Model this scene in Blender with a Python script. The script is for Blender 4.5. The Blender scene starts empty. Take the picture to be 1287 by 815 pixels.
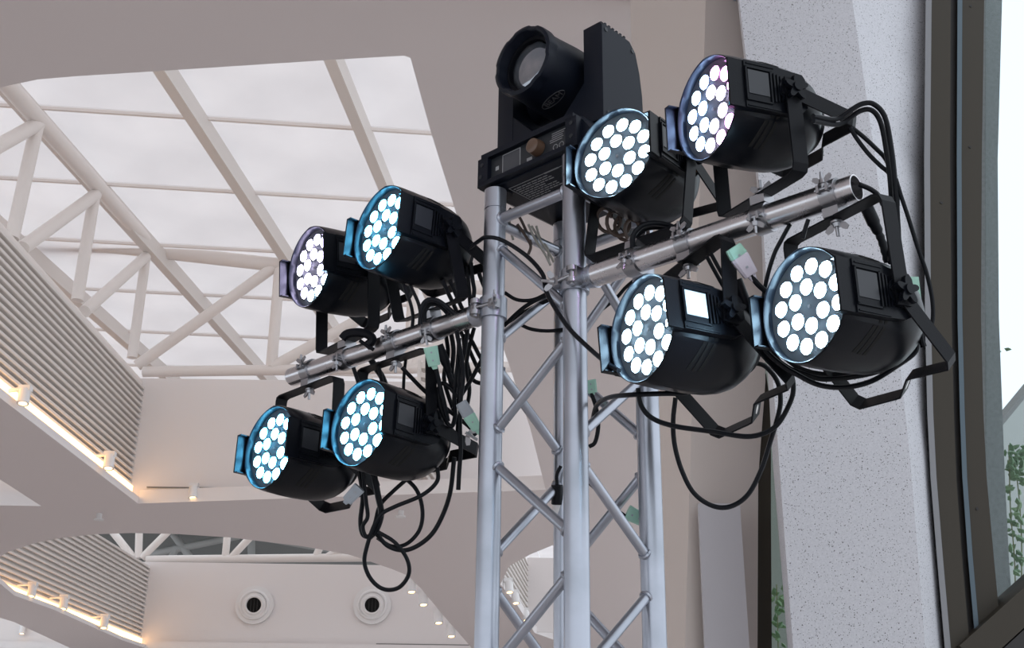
import bpy, bmesh, math, random
from math import sin, cos, pi, radians as rad, sqrt, tan, atan2
from mathutils import Vector as V, Matrix
from mathutils.geometry import tessellate_polygon
random.seed(7)
SC = bpy.context.scene
COL = SC.collection

# ---------------------------------------------------------------- camera
W, H, FPX, PITCH, ROLL = 1287, 815, 1479.89, .373848, .013777
EYE = V((0, 0, 1.6))
fw = V((0, cos(PITCH), sin(PITCH))); r0 = V((1, 0, 0)); u0 = r0.cross(fw)
rt = cos(ROLL) * r0 + sin(ROLL) * u0
up = -sin(ROLL) * r0 + cos(ROLL) * u0
cd = bpy.data.cameras.new('camera'); cam = bpy.data.objects.new('camera', cd); COL.objects.link(cam)
M = Matrix((rt, up, -fw)).transposed().to_4x4(); M.translation = EYE
cam.matrix_world = M
cd.sensor_fit = 'HORIZONTAL'; cd.sensor_width = 36; cd.lens = FPX / W * 36
cd.clip_start = .05; cd.clip_end = 400
SC.camera = cam

# ---------------------------------------------------------------- world, exposure
wd = bpy.data.worlds.new('overcast_sky'); SC.world = wd; wd.use_nodes = True
bg = wd.node_tree.nodes['Background']
bg.inputs[0].default_value = (.85, .92, 1.0, 1); bg.inputs[1].default_value = 1.42
SC.view_settings.view_transform = 'Standard'; SC.view_settings.look = 'None'
SC.view_settings.gamma = 1; SC.view_settings.exposure = -0.10
SC.view_settings.use_curve_mapping = False

# ---------------------------------------------------------------- measuring helpers
def ray(px, py): return fw + (px - W / 2) / FPX * rt - (py - H / 2) / FPX * up
def at(px, py, d): return EYE + ray(px, py) * d
def on_z(px, py, z):
    v = ray(px, py); return EYE + v * ((z - EYE.z) / v.z)
def on_plane(px, py, P, n):
    v = ray(px, py); return EYE + v * ((P - EYE).dot(n) / v.dot(n))
def on_y(px, py, y): return on_plane(px, py, V((0, y, 0)), V((0, 1, 0)))
def on_x(px, py, x): return on_plane(px, py, V((x, 0, 0)), V((1, 0, 0)))

# ---------------------------------------------------------------- materials
def mat(name, col, rough=.5, metal=0., emit=None, es=0., spec=.5, bump=None, vary=None, coat=0.):
    m = bpy.data.materials.new(name); m.use_nodes = True
    nt = m.node_tree; b = nt.nodes['Principled BSDF']
    b.inputs['Base Color'].default_value = (*col, 1); b.inputs['Roughness'].default_value = rough
    b.inputs['Metallic'].default_value = metal; b.inputs['Specular IOR Level'].default_value = spec
    b.inputs['Coat Weight'].default_value = coat
    if emit: b.inputs['Emission Color'].default_value = (*emit, 1); b.inputs['Emission Strength'].default_value = es
    if bump or vary:
        tc = nt.nodes.new('ShaderNodeTexCoord')
    if bump:
        n = nt.nodes.new('ShaderNodeTexNoise'); n.inputs['Scale'].default_value = bump[0]; n.inputs['Detail'].default_value = 3
        bp = nt.nodes.new('ShaderNodeBump'); bp.inputs['Strength'].default_value = bump[1]; bp.inputs['Distance'].default_value = .002
        nt.links.new(tc.outputs['Object'], n.inputs['Vector'])
        nt.links.new(n.outputs['Fac'], bp.inputs['Height']); nt.links.new(bp.outputs['Normal'], b.inputs['Normal'])
    if vary:   # scale, second colour, amount, roughness spread
        n = nt.nodes.new('ShaderNodeTexNoise'); n.inputs['Scale'].default_value = vary[0]; n.inputs['Detail'].default_value = 4
        nt.links.new(tc.outputs['Object'], n.inputs['Vector'])
        mx = nt.nodes.new('ShaderNodeMix'); mx.data_type = 'RGBA'
        mx.inputs['A'].default_value = (*col, 1); mx.inputs['B'].default_value = (*vary[1], 1)
        mr = nt.nodes.new('ShaderNodeMapRange'); mr.inputs['From Min'].default_value = .4; mr.inputs['From Max'].default_value = .7
        mr.inputs['To Max'].default_value = vary[2]
        nt.links.new(n.outputs['Fac'], mr.inputs['Value']); nt.links.new(mr.outputs['Result'], mx.inputs['Factor'])
        nt.links.new(mx.outputs['Result'], b.inputs['Base Color'])
        if len(vary) > 3:
            m2 = nt.nodes.new('ShaderNodeMapRange'); m2.inputs['To Min'].default_value = rough - vary[3]; m2.inputs['To Max'].default_value = rough + vary[3]
            nt.links.new(n.outputs['Fac'], m2.inputs['Value']); nt.links.new(m2.outputs['Result'], b.inputs['Roughness'])
    return m
PAINT = mat('ceiling_paint', (.77, .70, .685), .85, bump=(60, .05))
WALLP = mat('wall_paint', (.80, .755, .74), .8)
PIERP = mat('pier_paint', (.70, .62, .57), .8)
SLATM = mat('louver_paint', (.74, .695, .66), .6)
STEEL = mat('white_steel_paint', (.80, .74, .70), .5)
RAFT = mat('rafter_paint', (.72, .67, .63), .55)
DECK = mat('roof_deck_grey', (.20, .21, .20), .8)
FLOORM = mat('floor_stone', (.66, .605, .575), .5, vary=(3, (.56, .51, .485), .6))
COVE = mat('warm_led_strip', (1, .8, .5), .5, emit=(1, .55, .20), es=5.0)
SPOTL = mat('warm_spot_lamp', (1, .8, .5), .5, emit=(1, .62, .28), es=5)
BROWN = mat('bronze_frame', (.045, .037, .026), .5, spec=.3)
BROWN2 = mat('bronze_frame_dark', (.016, .013, .012), .5)
GASK = mat('blue_grey_gasket', (.08, .12, .15), .4)
EDGEM = mat('silver_edge', (.22, .22, .23), .45, .3)
CONC = mat('grey_concrete', (.25, .25, .25), .9, bump=(220, .5), vary=(60, (.17, .17, .17), .6))
ALU = mat('aluminium', (.46, .48, .54), .34, .94, vary=(9, (.36, .385, .43), .7, .07))
CHROME = mat('polished_tube', (.74, .73, .75), .27, 1., vary=(14, (.56, .54, .55), .6, .08))
ZINC = mat('zinc_plate', (.40, .40, .42), .30, .95)
BLKPL = mat('black_plastic', (.0045, .0055, .0085), .30, spec=.17, bump=(500, .08))
BLKMT = mat('black_powder_coat', (.0045, .005, .0075), .48, spec=.17, bump=(700, .15))
BLKGL = mat('black_gloss_panel', (.028, .031, .036), .3, spec=.3)
FACEM = mat('lamp_face_plate', (.065, .068, .075), .45, spec=.3)
HEADM = mat('moving_head_plastic', (.0055, .0078, .0150), .46, spec=.2, bump=(600, .12))
HOLESHD = mat('painted_hole_shade', (.002, .002, .002), .9)  # flat black painted for the shade inside vent slots and nozzle throats
RUB = mat('black_cable_rubber', (.004, .005, .008), .42, spec=.2)
BRNC = mat('brown_cable', (.07, .045, .035), .5)
WHTC = mat('pale_cord', (.42, .40, .36), .7)
MINT = mat('mint_plug_plastic', (.36, .62, .50), .4)
PINKP = mat('pale_plug_plastic', (.66, .60, .68), .4)
GREYP = mat('grey_plug_plastic', (.36, .39, .43), .45)
BRIGHTL = mat('label_painted_shine', (.78, .86, .90), .3, .25)  # bright base colour stands in for light reflected off this one label
DKLAB = mat('dark_label', (.022, .024, .03), .3)
PRINT = mat('grey_print', (.34, .34, .35), .6)
SCRN = mat('unlit_screen', (.06, .065, .075), .12)
KNOBB = mat('knob_reflection_brown', (.12, .07, .045), .3)  # orange reflection put into the knob's brown base colour
LENSM = mat('front_lens', (.20, .23, .27), .07, .75, spec=1., coat=1., vary=(22, (.42, .42, .44), .8, .03))
REFL = mat('lens_reflector', (.55, .57, .62), .12, 1.)
LEAF = mat('leaf_green', (.07, .15, .06), .5, vary=(5, (.17, .27, .12), .8))
STEM = mat('plant_stem', (.12, .14, .05), .7)
FABR = mat('pale_panel', (.55, .53, .55), .8)
NOZZ = mat('nozzle_white', (.80, .78, .77), .5)
def emat(name, col, s):
    m = bpy.data.materials.new(name); m.use_nodes = True; nt = m.node_tree; nt.nodes.clear()
    e = nt.nodes.new('ShaderNodeEmission'); e.inputs[0].default_value = (*col, 1); e.inputs[1].default_value = s
    o = nt.nodes.new('ShaderNodeOutputMaterial'); nt.links.new(e.outputs[0], o.inputs[0]); return m
LED = dict(cyan=emat('led_cyan', (.13, .60, 1.0), 62), white=emat('led_cool_white', (.48, .76, 1.0), 58), lilac=emat('led_lilac', (.72, .66, 1.0), 50),
           blue=emat('led_ice_blue', (.38, .58, 1.0), 42), magenta=emat('led_magenta', (1.0, .36, 1.0), 42), dim=emat('led_dim_blue', (.12, .62, .95), 1.0))
def panel_mat():
    m = bpy.data.materials.new('skylight_membrane'); m.use_nodes = True; nt = m.node_tree; nt.nodes.clear()
    t = nt.nodes.new('ShaderNodeBsdfTranslucent'); d = nt.nodes.new('ShaderNodeBsdfPrincipled'); mx = nt.nodes.new('ShaderNodeMixShader')
    tc = nt.nodes.new('ShaderNodeTexCoord'); n = nt.nodes.new('ShaderNodeTexNoise'); n.inputs['Scale'].default_value = .6; n.inputs['Detail'].default_value = 5
    cr = nt.nodes.new('ShaderNodeValToRGB'); cr.color_ramp.elements[0].position = .3; cr.color_ramp.elements[1].position = .7
    cr.color_ramp.elements[0].color = (.86, .82, .81, 1); cr.color_ramp.elements[1].color = (.95, .905, .89, 1)
    nt.links.new(tc.outputs['Object'], n.inputs['Vector']); nt.links.new(n.outputs['Fac'], cr.inputs['Fac'])
    nt.links.new(cr.outputs['Color'], t.inputs['Color'])
    d.inputs['Base Color'].default_value = (.75, .75, .75, 1); d.inputs['Roughness'].default_value = .25
    mx.inputs[0].default_value = .2
    o = nt.nodes.new('ShaderNodeOutputMaterial')
    nt.links.new(t.outputs[0], mx.inputs[1]); nt.links.new(d.outputs[0], mx.inputs[2]); nt.links.new(mx.outputs[0], o.inputs[0]); return m
MEMB = panel_mat()
def glass_mat():
    m = bpy.data.materials.new('window_glass'); m.use_nodes = True; nt = m.node_tree; nt.nodes.clear()
    t = nt.nodes.new('ShaderNodeBsdfTransparent'); t.inputs[0].default_value = (.93, .97, .97, 1)
    g = nt.nodes.new('ShaderNodeBsdfGlossy'); g.inputs['Roughness'].default_value = .02
    f = nt.nodes.new('ShaderNodeFresnel'); f.inputs[0].default_value = 1.25
    mx = nt.nodes.new('ShaderNodeMixShader'); o = nt.nodes.new('ShaderNodeOutputMaterial')
    nt.links.new(f.outputs[0], mx.inputs[0]); nt.links.new(t.outputs[0], mx.inputs[1]); nt.links.new(g.outputs[0], mx.inputs[2]); nt.links.new(mx.outputs[0], o.inputs[0]); return m
GLASS = glass_mat()
def terrazzo_mat():
    m = mat('terrazzo', (.66, .66, .69), .55); nt = m.node_tree; b = nt.nodes['Principled BSDF']
    tc = nt.nodes.new('ShaderNodeTexCoord'); last = None
    base = nt.nodes.new('ShaderNodeTexNoise'); base.inputs['Scale'].default_value = 160; base.inputs['Detail'].default_value = 2
    cr = nt.nodes.new('ShaderNodeValToRGB'); cr.color_ramp.elements[0].position = .35; cr.color_ramp.elements[1].position = .65
    cr.color_ramp.elements[0].color = (.60, .60, .635, 1); cr.color_ramp.elements[1].color = (.68, .68, .715, 1)
    nt.links.new(tc.outputs['Object'], base.inputs['Vector']); nt.links.new(base.outputs['Fac'], cr.inputs['Fac']); last = cr.outputs['Color']
    for sc, th, dark in ((86, .12, .10), (155, .15, .16), (50, .055, .10)):
        v = nt.nodes.new('ShaderNodeTexVoronoi'); v.inputs['Scale'].default_value = sc
        nt.links.new(tc.outputs['Object'], v.inputs['Vector'])
        wn = nt.nodes.new('ShaderNodeTexWhiteNoise'); nt.links.new(v.outputs['Color'], wn.inputs['Vector'])
        gt = nt.nodes.new('ShaderNodeMath'); gt.operation = 'MULTIPLY'; nt.links.new(wn.outputs['Value'], gt.inputs[0]); gt.inputs[1].default_value = th * 1.9
        lt = nt.nodes.new('ShaderNodeMath'); lt.operation = 'LESS_THAN'; nt.links.new(v.outputs['Distance'], lt.inputs[0]); nt.links.new(gt.outputs[0], lt.inputs[1])
        mx = nt.nodes.new('ShaderNodeMix'); mx.data_type = 'RGBA'; nt.links.new(lt.outputs[0], mx.inputs['Factor'])
        nt.links.new(last, mx.inputs['A']); mx.inputs['B'].default_value = (dark, dark, dark * 1.05, 1); last = mx.outputs['Result']
    nt.links.new(last, b.inputs['Base Color']); return m
TERR = terrazzo_mat()

# ---------------------------------------------------------------- mesh builder
class MB:
    def __init__(s): s.v = []; s.f = []
    def add(s, vs, fs):
        o = len(s.v); s.v += [V(p) for p in vs]; s.f += [[i + o for i in f] for f in fs]; return s
    def box(s, c, size, ax=None):
        c = V(c); ax = ax or (V((1, 0, 0)), V((0, 1, 0)), V((0, 0, 1))); h = [x / 2 for x in size]
        vs = [c + ax[0] * (i * h[0]) + ax[1] * (j * h[1]) + ax[2] * (k * h[2]) for i in (-1, 1) for j in (-1, 1) for k in (-1, 1)]
        return s.add(vs, [(0, 1, 3, 2), (4, 6, 7, 5), (0, 4, 5, 1), (2, 3, 7, 6), (0, 2, 6, 4), (1, 5, 7, 3)])
    def prism(s, poly, ex):           # poly: list of 3d points, ex: extrusion vector
        n = len(poly); vs = [V(p) for p in poly] + [V(p) + V(ex) for p in poly]
        return s.add(vs, [list(range(n))[::-1], list(range(n, 2 * n))] + [(i, (i + 1) % n, n + (i + 1) % n, n + i) for i in range(n)])
    def rings(s, rings, cap=True, closed=False):
        n = len(rings[0]); o = len(s.v)
        for r in rings: s.v += [V(p) for p in r]
        m = len(rings)
        for i in range(m if closed else m - 1):
            a = o + i * n; b = o + ((i + 1) % m) * n
            for j in range(n): s.f.append([a + j, a + (j + 1) % n, b + (j + 1) % n, b + j])
        if cap and not closed:
            s.f.append([o + j for j in range(n)][::-1]); s.f.append([o + (m - 1) * n + j for j in range(n)])
        return s
    def tube(s, path, r, seg=8, cap=True):
        path = [V(p) for p in path]; n = len(path); rr = r if isinstance(r, (list, tuple)) else [r] * n
        T = [(path[min(i + 1, n - 1)] - path[max(i - 1, 0)]).normalized() for i in range(n)]
        a = T[0].orthogonal().normalized(); R = []
        for i in range(n):
            a = (a - T[i] * a.dot(T[i])).normalized(); b = T[i].cross(a)
            R.append([path[i] + (a * cos(2 * pi * k / seg) + b * sin(2 * pi * k / seg)) * rr[i] for k in range(seg)])
        return s.rings(R, cap)
    def cyl(s, p0, p1, r, seg=16, r1=None): return s.tube([p0, p1], [r, r if r1 is None else r1], seg)
    def ring(s, c, axis, ri, ro, h, seg=24):   # hollow collar
        c = V(c); ax = V(axis).normalized(); a = ax.orthogonal().normalized(); b = ax.cross(a); R = []
        for rad_, z in ((ri, -h / 2), (ro, -h / 2), (ro, h / 2), (ri, h / 2)):
            R.append([c + ax * z + (a * cos(2 * pi * k / seg) + b * sin(2 * pi * k / seg)) * rad_ for k in range(seg)])
        return s.rings(R, closed=True)
    def torus(s, c, axis, R0, r, seg=24, sub=6):
        c = V(c); ax = V(axis).normalized(); a = ax.orthogonal().normalized(); b = ax.cross(a); R = []
        for q in range(sub):
            t = 2 * pi * q / sub
            R.append([c + ax * (r * sin(t)) + (a * cos(2 * pi * k / seg) + b * sin(2 * pi * k / seg)) * (R0 + r * cos(t)) for k in range(seg)])
        return s.rings(R, closed=True)
    def bar(s, path, w, th, wide):     # flat bar swept along path, wide = width direction
        path = [V(p) for p in path]; wide = V(wide).normalized(); R = []
        n = len(path)
        for i in range(n):
            t1 = (path[i] - path[i - 1]).normalized() if i else None
            t2 = (path[i + 1] - path[i]).normalized() if i < n - 1 else None
            t = ((t1 or t2) + (t2 or t1)).normalized(); nn = t.cross(wide).normalized()
            k = 1 / max(.5, (t.dot(t1 or t2)))
            R.append([path[i] + wide * (w / 2 * x) + nn * (th / 2 * y * k) for x, y in ((-1, -1), (1, -1), (1, 1), (-1, 1))])
        return s.rings(R)
    def mesh(s, name, m, smooth=35):
        me = bpy.data.meshes.new(name); me.from_pydata([tuple(p) for p in s.v], [], s.f)
        bm = bmesh.new(); bm.from_mesh(me); bmesh.ops.recalc_face_normals(bm, faces=bm.faces); bm.to_mesh(me); bm.free()
        if smooth:
            me.polygons.foreach_set('use_smooth', [True] * len(me.polygons)); me.set_sharp_from_angle(angle=rad(smooth))
        me.materials.append(m); return me
    def build(s, name, m, parent=None, smooth=35, label=None):
        if parent is not None and parent.type == 'EMPTY' or parent is not None and 'org' in parent:
            inv = parent.matrix_world.inverted(); s.v = [inv @ p for p in s.v]
        o = bpy.data.objects.new(name, s.mesh(name, m, smooth)); COL.objects.link(o)
        if parent is not None: o.parent = parent
        if label: o['label'] = label
        return o
def struct(name, mb, m, smooth=35):
    o = mb.build(name, m, None, smooth); o['kind'] = 'structure'; return o
def thing(name, label, cat, loc, group=None, mw=None):
    o = bpy.data.objects.new(name, None); COL.objects.link(o); o.empty_display_size = .05
    o.matrix_world = mw if mw is not None else Matrix.Translation(V(loc))
    o['label'] = label; o['category'] = cat
    if group: o['group'] = group
    return o
def tag(o, label, cat, group=None):
    o['label'] = label; o['category'] = cat
    if group: o['group'] = group
    return o
def spline(P, sub=7):
    P = [V(p) for p in P]; Q = [P[0] * 2 - P[1]] + P + [P[-1] * 2 - P[-2]]; out = []
    for i in range(1, len(Q) - 2):
        a, b, c, d = Q[i - 1:i + 3]
        for k in range(sub):
            t = k / sub
            out.append(.5 * ((2 * b) + (c - a) * t + (2 * a - 5 * b + 4 * c - d) * t * t + (3 * b - a - 3 * c + d) * t ** 3))
    out.append(P[-1]); return out
Z = V((0, 0, 1))

# ================================================================ LARGE STRUCTURE
HS = 6.1                      # underside of the ceiling
ceil_outer = [V((-30, -6, HS)), V((1.9, -6, HS)), V((1.9, 7, HS)), V((4.2, 12, HS)), V((10, 40, HS)), V((10, 62, HS)), V((-30, 62, HS))]
def poly(pts): return [on_z(x, y, HS) for x, y in pts]
op1 = [V((-6.48, 7.6, HS)), V((-5.2, 7.35, HS))] + poly([(0, 110), (47, 100), (93, 96), (205, 89), (413, 75.5), (508, 70), (516, 73), (541, 164), (574, 270), (625, 415), (666, 537), (686, 616)]) + [V((-6.48, 20.3, HS))]
op2 = poly([(-4, 716), (0, 700.5), (9, 694.6), (44, 683), (74, 677), (118, 672), (165, 670.4), (221, 671.6), (289, 676), (380, 687), (438, 697.5), (463, 705.5), (492, 715.6), (513, 724), (530, 741), (559, 776), (593, 815)])
op2 += [V((-1.2, 44.3, HS)), V((-13.2, 44.3, HS))] + poly([(153, 805), (68, 767), (18, 749), (0, 734)])
op3 = [V((-24, 30, HS)), V((-16.5, 30, HS))] + poly([(0, 777), (18, 782.5), (86, 814)]) + [V((-16.1, 45, HS)), V((-24, 45, HS))]
op4 = [V((-15, 9, HS)), V((-8.4, 9, HS))] + poly([(0, 603), (52, 636.5)]) + [V((-15, 20.5, HS))]
op5 = poly([(629, 735), (640, 712), (667, 697), (694, 686), (712, 683), (722, 690), (728, 720), (735, 800), (700, 806), (672, 796), (650, 761)])
holes = [op1, op2, op3, op4, op5]
mb = MB(); lists = [ceil_outer] + holes; flat = [p for l in lists for p in l]
mb.add(flat, [list(t) for t in tessellate_polygon(lists)])
struct('ceiling', mb, PAINT, 0)
struct('floor', MB().box((-10, 24, -.05), (44, 84, .1)), FLOORM)

# raised rim around every opening
LIP = .24; tn = 0
for hp in holes:
    m_ = MB(); n = len(hp)
    for i in range(n):
        a, b = hp[i], hp[(i + 1) % n]; q = LIP
        if (hp is op1 and i == n - 1) or (hp is op2 and (i >= n - 5)): q = .12
        m_.add([a, b, b + Z * q, a + Z * q], [(0, 1, 2, 3)])
    tn += 1; struct('trim_%d' % tn, m_, WALLP, 30)

# wells: walls that rise from the rim to the roof
def wallstrip(a, b, z0, z1, th=.08):
    a, b = V(a), V(b); d = (b - a).normalized(); n = d.cross(Z)
    return MB().prism([a + Z * z0, b + Z * z0, b + Z * z1, a + Z * z1], n * th)
FY1 = 20.42; ztop1 = 8.42
struct('wall_far', wallstrip((-6.9, FY1, 0), (.75, FY1, 0), HS + .1, ztop1), WALLP)
FY2 = 44.6; ztop2 = on_y(250, 708, FY2).z
struct('wall_back', wallstrip((-14, FY2, 0), (-.9, FY2, 0), HS + .05, ztop2), WALLP)
struct('wall_far_left', wallstrip((-16, 20.75, 0), (-8.2, 20.75, 0), HS + .05, 8.42), WALLP)
struct('wall_back_left', wallstrip((-25, 45.2, 0), (-16.0, 45.2, 0), HS + .05, 8.9), WALLP)
W5A, W5B = on_z(629, 735, HS), on_z(672, 796, HS); Y5 = W5B.y + .25
struct('wall_back_right', wallstrip((W5B.x - .25, Y5, 0), (3.4, Y5, 0), HS + .05, on_y(675, 702, Y5).z), WALLP)
struct('wall_end', MB().box((-8, 61, 4), (44, .2, 8)), WALLP)
m_ = MB()
pr = [p + V((.12, 0, 0)) for p in op1[9:14]]
for i in range(len(pr) - 1): m_.add([pr[i], pr[i + 1], pr[i + 1] + Z * 2.3, pr[i] + Z * 2.3], [(0, 1, 2, 3)])
struct('wall_right', m_, WALLP)

# louvred left walls: every slat is a part
def louver(name, a, b, z0, z1, n):
    """slatted wall from a to b (floor plan), facing right"""
    a, b = V((a[0], a[1], 0)), V((b[0], b[1], 0)); L = (b - a).length; rz = atan2(-(b - a).x, (b - a).y); rot = Matrix.Rotation(rz, 4, 'Z')
    w = struct(name, MB().prism([a + rot @ V((-.23, 0, z0)), a + rot @ V((-.17, 0, z0)), a + rot @ V((-.17, 0, z1)), a + rot @ V((-.23, 0, z1))], b - a), SLATM)
    p = (z1 - z0) / n
    me = MB().prism([(-.05, 0, -.30 * p), (.07, 0, -.44 * p), (.085, 0, -.38 * p), (.085, 0, -.02 * p), (-.05, 0, .30 * p)], (0, L, 0)).mesh('slat', SLATM, 20)
    for i in range(n):
        o = bpy.data.objects.new('slat', me); COL.objects.link(o); o.parent = w
        q = a + rot @ V((-.13, 0, 0)); o.location = (q.x, q.y, z0 + p * (i + .5)); o.rotation_euler.z = rz
    return w
louver('wall_left', (-6.60, 6.2), (-6.60, FY1), HS + .33, 8.30, 17)
louver('wall_back_left_side', (-13.4, 21.5), (-13.4, FY2), HS + .36, ztop2 - .1, 17)
louver('wall_right_side', (W5A.x - .15 - (W5B.x - W5A.x), W5A.y - (W5B.y - W5A.y)), (W5B.x - .15, Y5), HS + .3, on_y(675, 702, Y5).z - .1, 12)
# warm light strips in the coves
tag(MB().box((-6.60, 12.9, HS + .215), (.05, 14.6, .15)).build('cove_light_strip', COVE), 'long warm light strip glowing at the foot of the near louvred wall on the left', 'light strip')
tag(MB().box((-13.40, 33.2, HS + .24), (.06, 22.4, .19)).build('cove_light_strip', COVE), 'warm light strip glowing at the foot of the louvred wall in the rounded far opening', 'light strip')
# dark track slots on the far walls
s_ = MB()
for a, b in ((185, 273), (283, 480), (492, 640)):
    A = on_y(a, 622.5, FY1 - .02); B = on_y(b, 616, FY1 - .02); s_.box(((A.x + B.x) / 2, FY1 - .09, HS + .30), (abs(B.x - A.x), .03, .022))
SLOT = mat('track_slot', (.22, .21, .20), .6)
struct('trim_6', s_, SLOT)
s_ = MB()
for a, b in ((197, 312), (334, 392), (473, 590)):
    A = on_y(a, 811, FY2 - .03); B = on_y(b, 811, FY2 - .03); s_.box(((A.x + B.x) / 2, FY2 - .10, (A.z + B.z) / 2), (abs(B.x - A.x), .03, .045))
A = on_y(0, 812, 45.1); B = on_y(88, 812, 45.1); s_.box(((A.x + B.x) / 2, 45.09, A.z), (abs(B.x - A.x), .06, .06))
struct('trim_7', s_, SLOT)

# ---------------------------------------------------------------- skylight roof: rafters, purlins, panes
RZ = 10.85; RA = .1
du = V((cos(RA), -sin(RA), 0)) * -1; du = V((cos(RA), sin(RA) * 1.0, 0)); dv = V((sin(RA), cos(RA), 0))
du = V((dv.y, dv.x * 1.0, 0)); du = V((cos(.1), sin(.1), 0))
RO = V((-6.73, 20.0, RZ)); US = 2.47; PV = 2.42
win = bpy.data.objects.new('window_1', None); COL.objects.link(win); win['kind'] = 'structure'; win.location = (0, 0, 0)
PO = -4.72
for i in range(-5, 5):
    p = RO + du * (i * US); a = p + dv * (-14.5); b = p + dv * 27
    MB().box((a + b) / 2, (.17, (b - a).length, .30), (dv.cross(Z), dv, Z)).build('rafter', RAFT, win, 30)
for j in range(-4, 13):
    q = RO + dv * (PO + j * PV); a = q - du * 13.5; b = q + du * 11
    MB().box((a + b) / 2 + Z * .14, ((b - a).length, .045, .05), (du, du.cross(Z), Z)).build('purlin', STEEL, win, 30)
pm = None
for i in range(-5, 4):
    for j in range(-4, 17 if i > 0 else 12):
        c = RO + du * ((i + .5) * US) + dv * (PO + (j + .5) * PV) + Z * .19
        if pm is None:
            h1 = du * (US / 2 - .012); h2 = dv * (PV / 2 - .012)
            pm = MB().prism([-h1 - h2, h1 - h2, h1 + h2, -h1 + h2], (0, 0, .02)).mesh('pane', MEMB, 0)
        o = bpy.data.objects.new('pane', pm); COL.objects.link(o); o.parent = win; o.location = c
struct('ceiling_far', MB().box((-15.5, 53, 11.0), (25, 14, .15)), DECK)

# ---------------------------------------------------------------- roof trusses of white tube
def xseg(p, q, x): return on_x(*p, x), on_x(*q, x)
t = thing('roof_truss', 'white tubular roof truss rising along the louvred left wall up to the skylight', 'truss', (-6.8, 13, 8.4))
XL = -6.80
A = on_x(-30, 62, XL); B = on_y(187, 319, FY1 + .1); B.x = XL
MB().cyl(A, B, .125).build('top_chord', STEEL, t)
MB().cyl((XL, 6, 8.33), (XL, FY1, 8.33), .10).build('bottom_chord', STEEL, t)
for (p, q, r) in (((-40, 205), (49, 155), .10), ((46, 160), (15, 300), .095), ((120, 245), (28, 312), .10), ((118, 250), (97, 378), .095), ((183, 323), (106, 392), .10), ((183, 325), (166, 450), .09)):
    a, b = xseg(p, q, XL); MB().cyl(a, b, r).build('web_member', STEEL, t)
t = thing('roof_truss', 'white tubular roof truss standing on the pale far wall above the lower lamps', 'truss', (-3, FY1 + .1, 8.4))
Y1 = FY1 + .1
def ycyl(p, q, r, nm, par, Y): MB().cyl(on_y(*p, Y), on_y(*q, Y), r).build(nm, STEEL, par)
ycyl((45, 299), (640, 366), .135, 'top_chord', t, Y1)
ycyl((180, 467.5), (690, 461), .10, 'bottom_chord', t, Y1)
for p, q in (((347, 334), (172, 460)), ((352, 332), (341, 462)), ((500, 375), (342, 462)), ((520, 350), (514, 462)), ((640, 366), (516, 462))): ycyl(p, q, .105, 'web_member', t, Y1)
t = thing('roof_truss', 'small far white roof truss seen through the rounded opening in the ceiling', 'truss', (-8, FY2 + .2, 8.4))
Y2 = FY2 + .2
ycyl((184, 704), (470, 701), .16, 'bottom_chord', t, Y2)
for p, q in (((141, 668), (168, 702)), ((175, 664), (174, 702)), ((212, 668), (178, 702)), ((286, 670), (283, 702)), ((316, 674), (290, 702)), ((404, 684), (396, 702)), ((430, 690), (408, 702))): ycyl(p, q, .14, 'web_member', t, Y2)
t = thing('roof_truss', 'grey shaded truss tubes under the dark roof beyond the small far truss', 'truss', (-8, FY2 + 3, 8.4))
GR = mat('shaded_grey_steel', (.42, .43, .42), .6)  # shade under the roof deck is put into this grey
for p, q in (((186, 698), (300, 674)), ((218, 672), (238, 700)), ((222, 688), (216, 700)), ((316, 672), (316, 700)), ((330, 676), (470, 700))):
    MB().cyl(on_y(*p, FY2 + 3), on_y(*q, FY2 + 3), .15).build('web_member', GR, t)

# ---------------------------------------------------------------- piers, terrazzo column, window on the right
def loft(rows, ys, name, m, smooth=20, back=.5):
    """rows: list of (py, [px...]); ys: depth Y per px; a solid upright piece"""
    R = []
    for py, xs in rows:
        ring = [on_y(x, py, y) for x, y in zip(xs, ys)]
        R.append(ring + [on_y(xs[-1] - 4, py, ys[-1] + back), on_y(xs[0] + 6, py, ys[0] + back)])
    return MB().rings(R)
struct('wall_pier', loft([(-330, (781, 918, 945)), (0, (792, 887, 929)), (230, (799, 880, 956)), (480, (809, 871, 962)), (600, (812, 867, 953)), (815, (820, 861, 952)), (1500, (845, 840, 955))], (5.55, 5.0, 5.1), '', None, back=.5), PIERP)
tc_rows = [(-330, (908, 912, 1040, 1170)), (0, (927, 929, 1071, 1169)), (100, (938, 941, 1086, 1166)), (230, (951, 954, 1104, 1164)), (300, (957, 960, 1113, 1164)), (430, (963, 968, 1128, 1167)), (577, (971, 979, 1144, 1175)), (700, (981, 988, 1154, 1184)), (815, (990, 997, 1163, 1193)), (1500, (1050, 1060, 1215, 1245))]
struct('wall_column', loft(tc_rows, (4.75, 4.42, 4.30, 4.52), '', None, back=.55, smooth=25), TERR)
def vstrip(rows, y, th):
    R = []
    for py, a, b in rows:
        A = on_y(a, py, y); B = on_y(b, py, y); R.append([A, B, on_y(b, py, y + th), on_y(a + .2, py, y + th)])
    return MB().rings(R)
fr = [(-330, 1176, 1201, 1209, 1217, 1243), (0, 1170, 1195, 1203, 1211, 1237), (200, 1168, 1194, 1202, 1208, 1234), (400, 1169, 1196, 1203, 1209.5, 1233), (520, 1172, 1199, 1206, 1213, 1236), (600, 1176, 1202, 1209, 1216, 1240), (700, 1184, 1209, 1216, 1223, 1249), (815, 1194, 1219, 1226, 1233, 1260), (1500, 1260, 1285, 1293, 1301, 1330)]
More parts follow.
